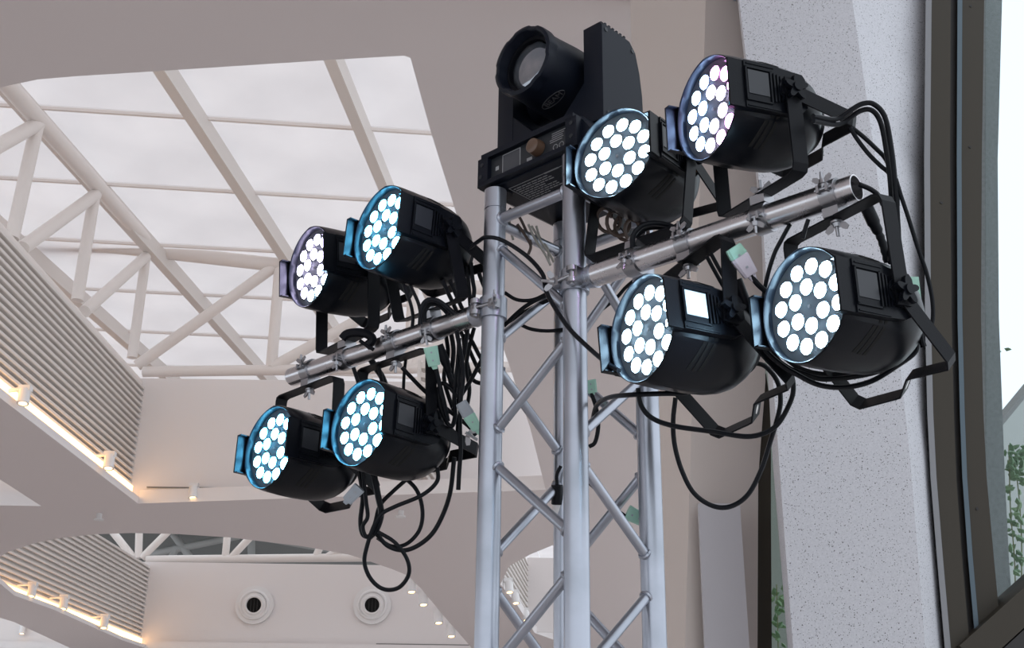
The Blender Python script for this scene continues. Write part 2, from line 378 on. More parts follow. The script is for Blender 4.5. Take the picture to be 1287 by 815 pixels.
w1 = bpy.data.objects.new('window_2', None); COL.objects.link(w1); w1['kind'] = 'structure'
def col(i, j, y, th, m, nm): vstrip([(r[0], r[i], r[j]) for r in fr], y, th).build(nm, m, w1)
col(1, 2, 4.42, .16, BROWN, 'frame_post'); col(3, 5, 4.46, .14, BROWN, 'frame_post'); col(2, 3, 4.47, .10, BROWN2, 'frame_groove')
vstrip([(r[0], r[3] + .5, r[3] + 6.5) for r in fr], 4.44, .03).build('gasket', GASK, w1)
vstrip([(r[0], r[1] - 6.5, r[1] + 1) for r in fr], 4.41, .04).build('edge_bead', EDGEM, w1)
for px, r in ((1220, 8), (1219, 185), (1228, 640), (1183, 255)):
    y_ = 4.46 if px > 1200 else 4.42; c = on_y(px, r, y_); MB().cyl(c + V((0, .006, 0)), c - V((0, .003, 0)), .006, 10).build('screw', BROWN2, w1)
A, B = on_y(1206, 812, 4.38), on_y(1330, 700, 4.38 - .0)
d = (B - A).normalized(); nrm = V((-d.z, 0, d.x))
MB().prism([A - nrm * .0, B, B - nrm * .10, A - nrm * .10], (0, .25, 0)).build('sill_bar', BROWN, w1)
MB().prism([A - nrm * .105, B - nrm * .105, B - nrm * .16, A - nrm * .16], (0, .3, 0)).build('sill_channel', BROWN2, w1)
MB().prism([A - nrm * .165, B - nrm * .165, B - nrm * .42, A - nrm * .42], (0, .2, 0)).build('sill_apron', BROWN, w1)
A, B = on_y(1236, -330, 4.55), on_y(1236, 1500, 4.55)
MB().prism([V((A.x, 4.52, A.z)), V((A.x + 1.1, 4.52, A.z)), V((B.x + 1.1, 4.52, B.z)), V((B.x, 4.52, B.z))], (0, .012, 0)).build('pane', GLASS, w1, 0)
# slim window between pier and column
w3 = bpy.data.objects.new('window_3', None); COL.objects.link(w3); w3['kind'] = 'structure'
vstrip([(470, 961, 963), (500, 957, 967), (560, 952, 969), (640, 950.5, 969), (815, 951, 970), (1500, 953, 972)], 5.12, .12).build('frame_post', BROWN, w3)
vstrip([(530, 966, 968.5), (600, 967, 972), (700, 968, 980), (815, 969, 996), (1500, 971, 1060)], 5.16, .012).build('pane', GLASS, w3)
# outside: concrete column, neighbouring wall
struct('wall_outside', vstrip([(-330, 1225, 1266), (0, 1225, 1259.5), (200, 1225, 1254), (400, 1225, 1255.5), (600, 1228, 1263), (700, 1235, 1268), (815, 1245, 1276), (1500, 1300, 1335)], 5.0, .35), CONC)
bl = thing('building', 'pale grey neighbouring wall with sloping top outside the window at right edge', 'building', on_y(1290, 760, 9))
P = [on_y(x, y, 9) for x, y in ((1225, 578), (1330, 450), (1480, 450), (1480, 1250), (1225, 1250))]
MB().prism(P, (0, .3, 0)).build('gable_wall', mat('outside_render', (.46, .48, .47), .9), bl)
MB().prism([P[0], P[1], P[1] + V((0, 0, .05)), P[0] + V((0, 0, .05))], (0, .4, 0)).build('coping', CONC, bl)
struct('wall_garden', MB().prism([on_y(x, y, 9.5) for x, y in ((940, 440), (1060, 440), (1060, 1300), (940, 1300))], (0, .3, 0)), mat('garden_wall', (.22, .24, .21), .9))
# climbing plant outside
def plant(name, label, stems, leaves, yy, size):
    t = thing(name, label, 'plant', on_y(*stems[0][0], yy))
    for st in stems: MB().tube(spline([on_y(x, y, yy) for x, y in st], 4), .0035, 6).build('stem', STEM, t)
    m_ = MB()
    for (x, y) in leaves:
        c = on_y(x, y, yy + random.uniform(-.12, .05)); a = random.uniform(0, 6.28); L = size * random.uniform(.7, 1.25)
        d = V((cos(a), random.uniform(-.5, .5), sin(a) - .3)).normalized(); w = d.cross(V((random.uniform(-.4, .4), 1, random.uniform(-.4, .4)))).normalized(); nn = d.cross(w)
        m_.add([c, c + d * L * .35 + w * L * .28 - nn * .01, c + d * L * .75 + w * L * .18, c + d * L, c + d * L * .75 - w * L * .18, c + d * L * .35 - w * L * .28 - nn * .01, c + d * L * .5 + nn * .015],
               [(0, 1, 6), (1, 2, 6), (2, 3, 6), (3, 4, 6), (4, 5, 6), (5, 0, 6)])
    m_.build('foliage', LEAF, t)['kind'] = 'stuff'
lv = [(1268 + random.gauss(6, 7), random.uniform(565, 720)) for _ in range(80)] + [(1272 + random.gauss(4, 5), random.uniform(560, 600)) for _ in range(22)] + [(1262, 438), (1259, 442)]
plant('climbing_plant', 'green climbing plant outside the window against the pale wall, far right', [[(1272, 900), (1276, 730), (1270, 640), (1268, 560)], [(1278, 900), (1284, 720), (1282, 640), (1275, 575)]], lv, 6.6, .052)
lv = [(random.uniform(973, 984), random.uniform(735, 815)) for _ in range(26)]
plant('climbing_plant', 'sliver of green plant seen through the slim window left of the speckled column', [[(979, 900), (978, 810), (976, 735)]], lv, 7.6, .06)
# pale hanging panel in front of the pier
pnl = MB(); P = [on_y(x, y, 4.92) for x, y in ((878, 633), (930, 633), (943, 830), (960, 1300), (905, 1300), (887, 830))]
pnl.prism(P, (0, .03, 0))
tag(pnl.build('hanging_panel', FABR), 'pale blue-grey flat panel standing in front of the beige pier, below the long cable loop', 'panel')
c = on_y(911, 2, 5.1)
tag(MB().box(c + V((0, 0, .09)), (.11, .10, .19)).build('wall_fixture', GREYP), 'small grey fixture cut off by the top edge above the pier', 'fixture')

# ================================================================ CEILING FITTINGS
def spotlight(px, py, Y, label, s=1., arm=0, dirx=.1):
    c = on_y(px, py, Y); s *= .74; t = thing('track_spotlight', label, 'spotlight', c + Z * .12 * s, 'track spotlights on the ceiling rims')
    ax = V((dirx, -.25, -1)).normalized()
    MB().cyl(c - ax * .16 * s, c + ax * .10 * s, .105 * s, 16).build('housing', NOZZ, t)
    MB().ring(c + ax * .10 * s, ax, .08 * s, .108 * s, .07 * s, 16).build('bezel', NOZZ, t)
    MB().cyl(c + ax * .100 * s, c + ax * .112 * s, .082 * s, 16).build('lamp_face', SPOTL, t)
    MB().box(c - ax * .20 * s, (.22 * s, .16 * s, .10 * s)).build('driver_box', NOZZ, t)
    if arm:
        MB().cyl(c - ax * .2 * s, c - ax * .2 * s + V((-arm, 0, -.05 if arm > 0 else -.02)), .03, 8).build('arm', NOZZ, t)
spotlight(30, 500, on_x(30, 500, -6.35).y, 'white track spotlight at far left edge, nearest on the glowing louvre strip', .95, .32)
spotlight(137, 582, on_x(137, 582, -6.35).y, 'white track spotlight near the corner where the glowing louvre strip meets the far wall', 1.05, .36)
spotlight(243, 620, 20.1, 'white track spotlight alone on the far wall rim, below left of the lower lamps', 1.0, 0)
spotlight(576, 619, 20.1, 'lit track spotlight on the far wall rim just left of the truss leg', 1.0, 0)
for k, (x, y) in enumerate(((40, 744), (80, 760), (131, 784))):
    spotlight(x, y, on_x(x, y, -13.0).y, ('leftmost', 'middle', 'rightmost')[k] + ' of three small spotlights along the far glowing strip, lower left', 1.45 + .1 * k, .6)
for k, (x, y, xr) in enumerate(((517, 738, 528), (532, 754, 541), (551, 777, 560), (567, 794, 576))):
    Yr = on_z(xr, y, HS).y; gap = on_y(xr, y, Yr).x - on_y(x, y, Yr).x
    spotlight(x, y, Yr, ('topmost', 'second from top', 'third from top', 'lowest')[k] + ' of four small spotlights down the right side of the far opening', 1.45 + .1 * k, -gap - .05)
spotlight(28, 793, 44.95, 'tiny lit spotlight in the bottom left corner below the curved ceiling edge', 1.3, 0)
for k, (x, y) in enumerate(((640, 739), (648, 753), (661, 775))):
    xr = 629 + (y - 735) * .705; Yr = on_z(xr, y, HS).y; gap = on_y(x, y, Yr).x - on_y(xr, y, Yr).x
    spotlight(x, y, Yr, ('upper', 'middle', 'lower')[k] + ' of three small lit spotlights seen between the truss legs', 1.3, gap + .05)
for px, lab in ((320, 'left round white air nozzle with black throat on the far wall'), (468, 'right round white air nozzle with black throat, under the dangling cable loop')):
    c = on_y(px, 761, FY2 - .12); t = thing('air_nozzle', lab, 'air vent', c, 'air nozzles on the far wall'); ax = V((0, -1, 0))
    MB().ring(c + ax * .03, ax, .42, .70, .10, 40).build('flange', NOZZ, t)
    MB().torus(c + ax * .10, ax, .50, .06, 40, 8).build('outer_bead', NOZZ, t)
    ax2 = V((.05, -1, -.12)).normalized()
    MB().ring(c + ax2 * .08, ax2, .27, .44, .25, 40).build('ball', NOZZ, t)
    MB().torus(c + ax2 * .2, ax2, .32, .045, 40, 8).build('throat_bead', NOZZ, t)
    MB().cyl(c + ax2 * .06, c + ax2 * .14, .28, 32).build('throat', HOLESHD, t)
    for q in (-.12, .0, .12): MB().box(c + ax2 * .16 + V((q, 0, 0)), (.02, .02, .5)).build('vane', BROWN2, t)
c = on_z(125, 646, HS)
t = thing('sprinkler', 'tiny sprinkler head on the ceiling soffit above the rounded opening', 'sprinkler', c)
MB().cyl(c, c - Z * .10, .05, 12).build('body', NOZZ, t); MB().cyl(c - Z * .10, c - Z * .12, .09, 12).build('deflector', NOZZ, t)
c = on_z(504, 642, HS)
t = thing('sprinkler', 'tiny sprinkler head on the ceiling soffit behind the dangling cables', 'sprinkler', c)
MB().cyl(c, c - Z * .10, .05, 12).build('body', NOZZ, t); MB().cyl(c - Z * .10, c - Z * .12, .09, 12).build('deflector', NOZZ, t)

# ================================================================ TRUSS TOWER
AA = .80592; SIDE = .239
E1 = V((sin(AA), -cos(AA), 0)); N1 = V((cos(AA), sin(AA), 0))       # along the pipes (to the near right), and away
F0 = V((.13005, 2.26381, 0))
LEGS = dict(F=F0, L=F0 - E1 * SIDE, R=F0 + N1 * SIDE, B=F0 - E1 * SIDE + N1 * SIDE)
E0 = EYE.z
tw = thing('lighting_truss', 'silver square aluminium truss tower with diagonal braces carrying the lamps', 'truss', (LEGS['F'] + LEGS['B']) / 2)
TOP = E0 + 1.283
for k, p in LEGS.items():
    m_ = MB().tube([p, p + Z * (TOP - .052), p + Z * (TOP - .0515), p + Z * (TOP - .049), p + Z * (TOP - .0485), p + Z * TOP], [.025, .025, .0235, .0235, .0255, .0255], 40)
    m_.build('leg', ALU, tw, 40)
def brace(a, za, b, zb, r=.0105, n='brace'):
    A = LEGS[a] + Z * (E0 + za); B = LEGS[b] + Z * (E0 + zb); d = (B - A).normalized(); hd = (LEGS[b] - LEGS[a]).normalized()
    m_ = MB(); m_.cyl(A + d * .018, B - d * .018, r, 16)
    for P, q in ((A, 1), (B, -1)):
        c = P + d * q * (.0245 / max(.2, abs(d.dot(hd)))); m_.torus(c, d, r * 1.05, .0042, 14, 6)
    m_.build(n, ALU, tw)
for a, b in ('LF', 'FR', 'RB', 'BL'): brace(a, 1.205, b, 1.205, .0125, 'top_rail')
def zig(a, b, pts):
    for (z0, z1) in pts: brace(a, z0, b, z1)
zig('L', 'F', [(1.15, .915), (.69, .875), (.642, .445), (.20, .395), (.16, -.05), (-.28, -.1), (-.33, -.55), (-.78, -.6), (-.83, -1.05), (-1.2, -1.1)])
zig('F', 'R', [(1.10, .885), (.645, .84), (.61, .428), (.185, .378), (.14, -.06), (-.3, -.1), (-.35, -.55), (-.8, -.6), (-.85, -1.05)])
zig('B', 'R', [(.935, 1.15), (.91, .688), (.44, .635), (.40, .18), (-.06, .13), (-.1, -.33), (-.55, -.38), (-.6, -.83)])
zig('L', 'B', [(.905, 1.12), (.865, .692), (.43, .648), (.39, .19), (-.06, .15), (-.1, -.3), (-.55, -.35), (-.6, -.8), (-1.05, -.85)])
for a, b in ('LF', 'FR', 'RB', 'BL'): brace(a, -1.5, b, -1.5, .0125, 'bottom_rail')

# ---------------------------------------------------------------- cross pipes
PZ = E0 + .984; PR = .0245
def PP(t, dz=0.): return F0 + E1 * t + Z * (PZ + dz - .012 * t)
def wingnut(m_, c, ax, side, s=1.):
    """bolt along ax with two wings lying along side"""
    c = V(c); ax = V(ax).normalized(); side = V(side); side = (side - ax * side.dot(ax)).normalized(); n = ax.cross(side)
    m_.cyl(c - ax * .004 * s, c + ax * .028 * s, .0035 * s, 10)
    m_.cyl(c, c + ax * .010 * s, .0085 * s, 12, .0065 * s)
    for q in (-1, 1):
        a = c + ax * .004 * s + side * q * .005 * s; d = (side * q + ax * .75).normalized(); w = d.cross(n)
        pts = [a - w * .005 * s, a + d * .012 * s - w * .007 * s, a + d * .021 * s - w * .004 * s, a + d * .021 * s + w * .004 * s, a + d * .012 * s + w * .006 * s, a + w * .004 * s]
        m_.prism([p - n * .0016 * s for p in pts], n * .0032 * s)
def cross_pipe(t0, t1, leg, label, sgn):
    t = thing('cross_pipe', label, 'pipe', PP((t0 + t1) / 2), 'cross pipes clamped to the truss')
    a, b = PP(t0), PP(t1); d = (b - a).normalized(); R = []
    u = d.orthogonal().normalized(); w = d.cross(u)
    for (x, r) in ((0, PR), (1, PR), (1, PR - .0025), (0, PR - .0025)):
        c = a + (b - a) * x; R.append([c + (u * cos(2 * pi * k / 40) + w * sin(2 * pi * k / 40)) * r for k in range(40)])
    MB().rings(R, closed=True).build('tube', CHROME, t)
    c = LEGS[leg] + Z * (PP(t1 if sgn < 0 else t0).z)
    MB().ring(c, Z, .0255, .031, .048, 32).build('half_coupler', ALU, t)
    # saddle between collar and pipe end
    p = PP(t1 if sgn < 0 else t0); q = (p - c).normalized()
    MB().tube([c + q * .028, p + q * .012], [.021, .027], 24).build('saddle', ALU, t)
    side = N1
    lug = MB()
    for zz in (-.013, .013):
        lug.cyl(c - side * .034 + q * .022 + Z * (zz - .005), c - side * .034 + q * .022 + Z * (zz + .005), .0125, 18)
    lug.box(c - side * .024 + q * .026, (.022, .02, .034), (side, q, Z)); lug.build('hinge_lug', ZINC, t)
    MB().cyl(c - side * .034 + q * .022 - Z * .022, c - side * .034 + q * .022 + Z * .022, .006, 12).build('pin', ZINC, t)
    wn = MB(); cc = c - side * .030 - q * .026
    wn.box(c - side * .024 - q * .026, (.02, .018, .02), (side, q, Z))
    wn.tube([c - side * .034 + q * .02, cc + q * .008], .0045, 10)
    wingnut(wn, cc - q * .004, (-q * .75 - side * .6 + Z * .15), Z, 1.0); wn.build('wing_bolt', ZINC, t)
    return t
cross_pipe(-.979, -SIDE - .045, 'L', 'polished cross pipe on the left side carrying four cyan-lit lamps', -1)
cross_pipe(.045, .646, 'F', 'polished cross pipe on the right side with open end carrying four white-lit lamps', 1)

# ================================================================ PAR LAMPS
LAMPS = dict(   # position of the LED face (camera at origin), yaw, tilt, roll, size, clamp on top of (+1) or under (-1) the pipe, floor-bracket angle and length
    A=((-.5228, 2.5185, .6864), 45.55, -1.31, .78, 1.12, -1, 62, .145),
    B=((-.3063, 2.3602, .6982), 43.63, -1.73, 0, 1.10, -1, 81.5, .149),
    C=((-.449, 2.4244, 1.0812), 51.53, 4.83, .18, 1.12, 1, 60, .125),
    D=((-.2708, 2.2254, 1.0829), 48.99, -1.41, -3.06, 1.10, 1, 69, .125),
    E=((.1945, 1.9716, 1.1222), 41.21, -1., .91, 1.075, 1, 62, .128),
    F=((.3435, 1.7749, 1.1048), 66.36, 3.55, -3.65, 1.065, 1, 76.6, .141),
    G=((.2266, 1.8383, .7149), 61.73, .63, 5.71, 1.083, -1, 46.7, .159),
    H=((.4663, 1.7154, .7104), 61.22, 2.49, -.87, 1.058, -1, 44.7, .141))
LAB = dict(A='black stage lamp with cyan glow hanging at the outer end of the left pipe',
    B='black stage lamp with cyan glow, second under the left pipe, beside the truss',
    C='black stage lamp with lilac-white glow standing on the outer left pipe',
    D='black stage lamp with cyan glow standing on the left pipe, nearest the truss',
    E='black stage lamp with white glow above the front truss leg, beside the moving head',
    F='black stage lamp with pink-purple glow, highest on the right pipe',
    G='black stage lamp with white glow and painted-bright side label, under the right pipe',
    H='black stage lamp with white glow hanging under the open end of the right pipe')
LCOL = dict(A='cyan', B='cyan', C='lilac', D='cyan', E='white', F='lilac', G='white', H='white')
PIV = .088; RIM = .106
def frame(yaw, tilt, rl):
    y, t, r = rad(yaw), rad(tilt), rad(rl)
    n = V((-sin(y) * cos(t), -cos(y) * cos(t), -sin(t))); p = V((cos(y), -sin(y), 0)); u = n.cross(p)
    if u.z < 0: u = -u
    return n, cos(r) * p + sin(r) * u, -sin(r) * p + cos(r) * u
def hexr(th):
    return cos(rad(30)) / cos((th % rad(60)) - rad(30))
def housing_mesh():
    seg = 72; R = []
    st = [(.006, .0890, 0, 0), (-.0105, .0910, .15, 0), (-.0125, .0925, .25, 0), (-.0105, .0948, .4, 0), (.0, .0975, .7, 0), (.03, .0990, .8, 0), (.06, .0990, .8, 0), (.10, .0970, .6, 0), (.125, .0940, .35, 0), (.148, .0885, .15, 0), (.168, .080, 0, 0), (.184, .068, 0, 0), (.194, .054, 0, 0), (.198, .042, 0, 0), (.199, .002, 0, 0)]
    for y, r, h, _ in st:
        R.append([V((sin(t) * r * (1 + .55 * h * (hexr(t) - .95)), y, cos(t) * r * (1 + .55 * h * (hexr(t) - .95)))) for t in [2 * pi * k / seg for k in range(seg)]])
    return MB().rings(R, cap=False)
def rad_at(y):
    tab = [(-.0105, .0948), (.0, .0975), (.03, .0990), (.06, .0990), (.10, .0970), (.125, .0940), (.148, .0885), (.168, .080), (.184, .068)]
    for (a, b), (c, d) in zip(tab, tab[1:]):
        if y <= c: return b + (d - b) * (y - a) / (c - a)
    return .07
def surf(y, th, h=.6, off=.0006):
    r = rad_at(y); hh = .8 if y < .07 else .5 if y < .11 else .2
    r = r * (1 + .55 * hh * (hexr(th) - .95)) + off; return V((sin(th) * r, y, cos(th) * r))
MESH = {}
def shared(key, fn, m, smooth=35):
    k = (key, m.name)
    if k not in MESH: MESH[k] = fn().mesh(key.split('#')[0], m, smooth)
    return MESH[k]
def part(name, me, parent, label=None):
    o = bpy.data.objects.new(name, me); COL.objects.link(o); o.parent = parent
    if label: o['label'] = label
    return o
def side_panel_fn(sg):
    def f():
        m_ = MB(); pts = [(-.032, .043), (.062, .044), (.074, .041), (.118, .038), (.124, .030), (.124, -.024), (.114, -.034), (.100, -.040), (.062, -.043), (-.032, -.044)]
        x0, x1 = sg * .088, sg * .1035
        # forward ear is thin, the rest is a raised block
        m_.prism([V((sg * .0965, y, z)) for y, z in [(-.032, .043), (.0, .043), (.0, -.044), (-.032, -.044)]], V((sg * .0045, 0, 0)))
        m_.prism([V((x0, y, z)) for y, z in [(-.002, .0432)] + pts[1:9] + [(-.002, -.0438)]], V((x1 - x0, 0, 0)))
        for zz in (.0425, -.0435):   # returns of the ear
            m_.box((sg * .0925, -.017, zz), (.009, .028, .0025))
        m_.box((sg * .1040, .030, .038), (.0022, .056, .0022)); m_.box((sg * .104, .034, -.040), (.0022, .066, .0022))
        return m_
    return f
def emboss_fn(sg):
    def f():
        m_ = MB(); x = sg * .1047; y0, y1, z0, z1 = .000, .050, -.030, .030
        m_.box((x, (y0 + y1) / 2, z1), (.0035, y1 - y0 + .003, .003)); m_.box((x, (y0 + y1) / 2, z0), (.0035, y1 - y0 + .003, .003))
        m_.box((x, y0, 0), (.0035, .003, z1 - z0)); m_.box((x, y1, 0), (.0035, .003, z1 - z0)); return m_
    return f
def ribs_fn(sg):
    def f():
        m_ = MB()
        for k in range(4): m_.box((sg * .1045, .057 + .0068 * k, .001), (.004, .0032, .054 - .003 * k))
        return m_
    return f
def boss_fn(sg):
    def f():
        m_ = MB(); m_.cyl((sg * .099, PIV, 0), (sg * .1085, PIV, 0), .024, 24); m_.cyl((sg * .1085, PIV, 0), (sg * .115, PIV, 0), .013, 16); return m_
    return f
def knob_fn(sg):
    def f():
        pts = []
        for k in range(40):
            t = 2 * pi * k / 40; r = .0175 + .0065 * cos(5 * t); pts.append(V((sg * .1172, PIV + r * sin(t), r * cos(t))))
        m_ = MB().prism(pts, V((sg * .009, 0, 0))); m_.cyl((sg * .113, PIV, 0), (sg * .130, PIV, 0), .0085, 16); return m_
    return f
def vent_fn(sg, k):
    def f():
        m_ = MB(); P = []; y0 = .040 + .0115 * k
        a0, a1 = (111, 153) if k else (121, 152)
        for i in range(9):
            q = i / 8; th = rad(a0 + (a1 - a0) * q) * sg; P.append((y0 + .009 * (1 - q) ** 1.3, th))
        R = []
        for y, th in P:
            R.append([surf(y - .0034, th), surf(y + .0034, th), surf(y + .0034, th, off=-.002), surf(y - .0034, th, off=-.002)])
        return m_.rings(R)
    return f
def topvent_fn(k):
    def f():
        th0 = rad(24 + 9 * k) if k < 3 else rad(-24 - 9 * (k - 3)); R = []
        for i in range(6):
            y = .058 + .042 * i / 5; w = rad(1.7)
            R.append([surf(y, th0 - w), surf(y, th0 + w), surf(y, th0 + w, off=-.002), surf(y, th0 - w, off=-.002)])
        return MB().rings(R)
    return f
def led_fn():
    R = []
    for i in range(5):
        a = i / 4 * pi / 2; R.append([V((.0131 * cos(a) * cos(2 * pi * k / 20) + 0, -.0060 * sin(a), .0131 * cos(a) * sin(2 * pi * k / 20))) for k in range(20)] if i < 4 else [V((.0004 * cos(2 * pi * k / 20), -.0060, .0004 * sin(2 * pi * k / 20))) for k in range(20)])
    return MB().rings(R)
def bezel_fn(): return MB().ring((0, .0, 0), (0, .001, 0), .0132, .0142, .0016, 20)
def label_fn(sg): return lambda: MB().box((sg * .1040, .025, .004), (.0016, .042, .044))
LROOT = {}
for key, (C, yaw, tilt, rl, s, side, th2, L2) in LAMPS.items():
    n, p, u = frame(yaw, tilt, rl)
    org = EYE + V(C) * s
    mw = Matrix((p * s, -n * s, u * s)).transposed().to_4x4(); mw.translation = org
    t = thing('stage_lamp', LAB[key], 'stage light', org, 'LED stage lamps on the cross pipes', mw); LROOT[key] = t
    part('housing', shared('housing', housing_mesh, BLKPL, 28), t)
    part('face_plate', shared('face_plate', lambda: MB().cyl((0, .004, 0), (0, .008, 0), .0900, 64), FACEM), t)
    part('rear_cap', shared('rear_cap', lambda: MB().tube([(0, .196, 0), (0, .207, 0), (0, .209, 0)], [.050, .047, .040], 32), BLKMT), t)
    part('center_screw', shared('center_screw', lambda: MB().cyl((0, .004, 0), (0, .0015, 0), .003, 10), ZINC), t)
    for k in range(18):
        a, r = (rad(13 + 30 * k), .0645) if k < 12 else (rad(-2 + 60 * (k - 12)), .0330)
        cname = LCOL[key]
        if key == 'F': cname = {0: 'magenta', 1: 'magenta', 2: 'magenta', 3: 'dim', 4: 'magenta', 5: 'magenta', 6: 'lilac', 12: 'lilac', 13: 'lilac', 14: 'lilac', 15: 'lilac'}.get(k, 'blue')
        if key == 'C' and k in (4, 5, 6): cname = 'white'
        o = part('led_lens', shared('led_lens', led_fn, LED[cname]), t); o.location = (r * sin(a), .0028, r * cos(a))
        b = part('lens_bezel', shared('lens_bezel', bezel_fn, BLKPL), o)
    for sg in (-1, 1):
        sp = part('side_panel', shared('side_panel#%d' % sg, side_panel_fn(sg), BLKPL, 20), t)
        part('label_frame', shared('label_frame#%d' % sg, emboss_fn(sg), BLKPL, 20), sp)
        if key == 'G' and sg == 1: part('side_label', shared('side_label#%d' % sg, label_fn(sg), BRIGHTL, 20), sp, 'label painted bright')
        else: part('side_label', shared('side_label#%d' % sg, label_fn(sg), DKLAB, 20), sp)
        part('cooling_ribs', shared('cooling_ribs#%d' % sg, ribs_fn(sg), BLKPL, 20), sp)
        part('pivot_boss', shared('pivot_boss#%d' % sg, boss_fn(sg), BLKPL), t)
        part('clamp_knob', shared('clamp_knob#%d' % sg, knob_fn(sg), BLKPL), t)
        for k in range(3): part('vent_slot', shared('vent_slot#%d%d' % (sg, k), vent_fn(sg, k), HOLESHD), t)
    for k in range(6): part('top_vent_slot', shared('top_vent_slot#%d' % k, topvent_fn(k), HOLESHD), t)
    # hanging bracket: from the pivots to the clamp on the pipe
    pv = org - n * (PIV * s)
    t_ = 0.
    for _ in range(5): t_ = t_ + (pv - PP(t_)).dot(p) / E1.dot(p)
    cpt = PP(t_); arm = (cpt - pv); arm = arm - p * arm.dot(p); La = arm.length
    adir = arm.normalized()
    reach = (La - PR - .020) / s
    loc = lambda v: V((v.dot(p), -v.dot(n), v.dot(u)))
    al = loc(adir); wid = V((1, 0, 0)).cross(al).normalized()
    o3 = V((0, PIV, 0)); xa = .1125
    path = [o3 + V((xa, 0, 0)) - al * .022, o3 + V((xa, 0, 0)) + al * (reach - .016), o3 + V((xa - .005, 0, 0)) + al * (reach - .004), o3 + V((xa - .018, 0, 0)) + al * reach,
            o3 + V((-xa + .012, 0, 0)) + al * reach, o3 + V((-xa + .003, 0, 0)) + al * (reach - .003), o3 + V((-xa, 0, 0)) + al * (reach - .012), o3 + V((-xa, 0, 0)) - al * .022]
    part('hanging_bracket', MB().bar(path, .030, .0032, wid).mesh('hanging_bracket', BLKMT, 20), t)
    # floor bracket, swung towards the back
    a2 = rad(th2); al2 = V((0, sin(a2), -cos(a2))); w2 = V((1, 0, 0)).cross(al2).normalized(); xb = .1092
    path = [(xb, -.018), (xb, L2 - .012), (xb - .008, L2), (.030, L2 - .006), (.022, L2 - .006), (-.012, L2 + .020), (-.022, L2 + .020), (-xb + .010, L2 + .016), (-xb, L2 + .004), (-xb, -.018)]
    m_ = MB().bar([o3 + V((x, 0, 0)) + al2 * r for x, r in path], .028, .003, w2)
    part('floor_bracket', m_.mesh('floor_bracket', BLKMT, 20), t)
    slot = MB(); c = o3 + V((.005, 0, 0)) + al2 * (L2 + .0065); sd = (V((-.034, 0, 0)) + al2 * .026).normalized(); nn2 = sd.cross(w2)
    slot.prism([c + sd * (.011 * cos(q)) + w2 * (.0045 * sin(q)) - nn2 * .0019 for q in [2 * pi * k / 14 for k in range(14)]], nn2 * .0038)
    part('bracket_slot', slot.mesh('bracket_slot', NOZZ, 20), LROOT[key])
    # clamp on the pipe
    lab2 = dict(A='pipe clamp with wing nuts at the far outer end of the left pipe', B='pipe clamp under the left pipe holding the lower lamp next to the truss', C='pipe clamp on top of the left pipe holding the lilac-lit lamp',
                D='pipe clamp on top of the left pipe closest to the truss leg', E='pipe clamp on top of the right pipe closest to the truss leg', F='pipe clamp on top of the right pipe holding the highest pink-lit lamp',
                G='pipe clamp under the right pipe holding the lamp with the painted-bright label', H='pipe clamp under the right pipe close to its open end')[key]
    k_ = thing('pipe_clamp', lab2, 'clamp', cpt, 'pipe clamps holding the stage lamps')
    back = -adir; e = E1; sd = e.cross(back).normalized()
    if sd.dot(N1) > 0: sd = -sd                     # towards the viewer
    MB().ring(cpt, e, PR + .0004, PR + .0042, .030, 32).build('band', ZINC, k_)
    MB().box(cpt + back * (PR + .0105), (.036, .030, .017), (sd, e, back)).build('block', ZINC, k_)
    tip = cpt + back * (PR + .026)
    wb = MB(); wingnut(wb, tip, back, e, .95); wb.cyl(cpt + back * PR, tip, .005, 10); wb.cyl(tip - back * .001, tip + back * .0025, .011, 16); wb.build('wing_bolt', ZINC, k_)
    lg = MB(); c2 = cpt + sd * (PR + .007)
    for q in (-.0085, .0085): lg.box(c2 - back * .004 + e * q, (.014, .005, .014), (sd, e, back))
    lg.cyl(c2 - back * .004 - e * .016, c2 - back * .004 + e * .016, .0038, 10); lg.build('latch_lug', ZINC, k_)
    eb = MB(); eb.cyl(c2 - back * .004, c2 - back * .03, .0035, 10); wingnut(eb, c2 - back * .014, -back, e, .8); eb.build('eye_bolt', ZINC, k_)

# ================================================================ MOVING HEAD
def tn_(t, n_, z): return F0 + E1 * t + N1 * n_ + Z * (E0 + z)
TC = -.118; NC = .135
mh = thing('moving_head_light', 'large unlit black moving head spotlight standing on top of the truss', 'stage light', tn_(TC, NC, 1.29))
prof = [(-.150, 1.290), (-.178, 1.308), (-.178, 1.330), (-.142, 1.378), (-.120, 1.385), (.120, 1.385), (.142, 1.378), (.178, 1.330), (.178, 1.308), (.150, 1.290)]
R = []
for n_, k, dz in ((-.004, .97, 0), (.004, 1, 0), (.272, 1, 0), (.280, .97, 0)): R.append([tn_(TC + a * k, n_, 1.335 + (z - 1.335) * k) for a, z in prof])
MB().rings(R).build('base', HEADM, mh, 25)
pan = MB(); e, z_ = E1, Z
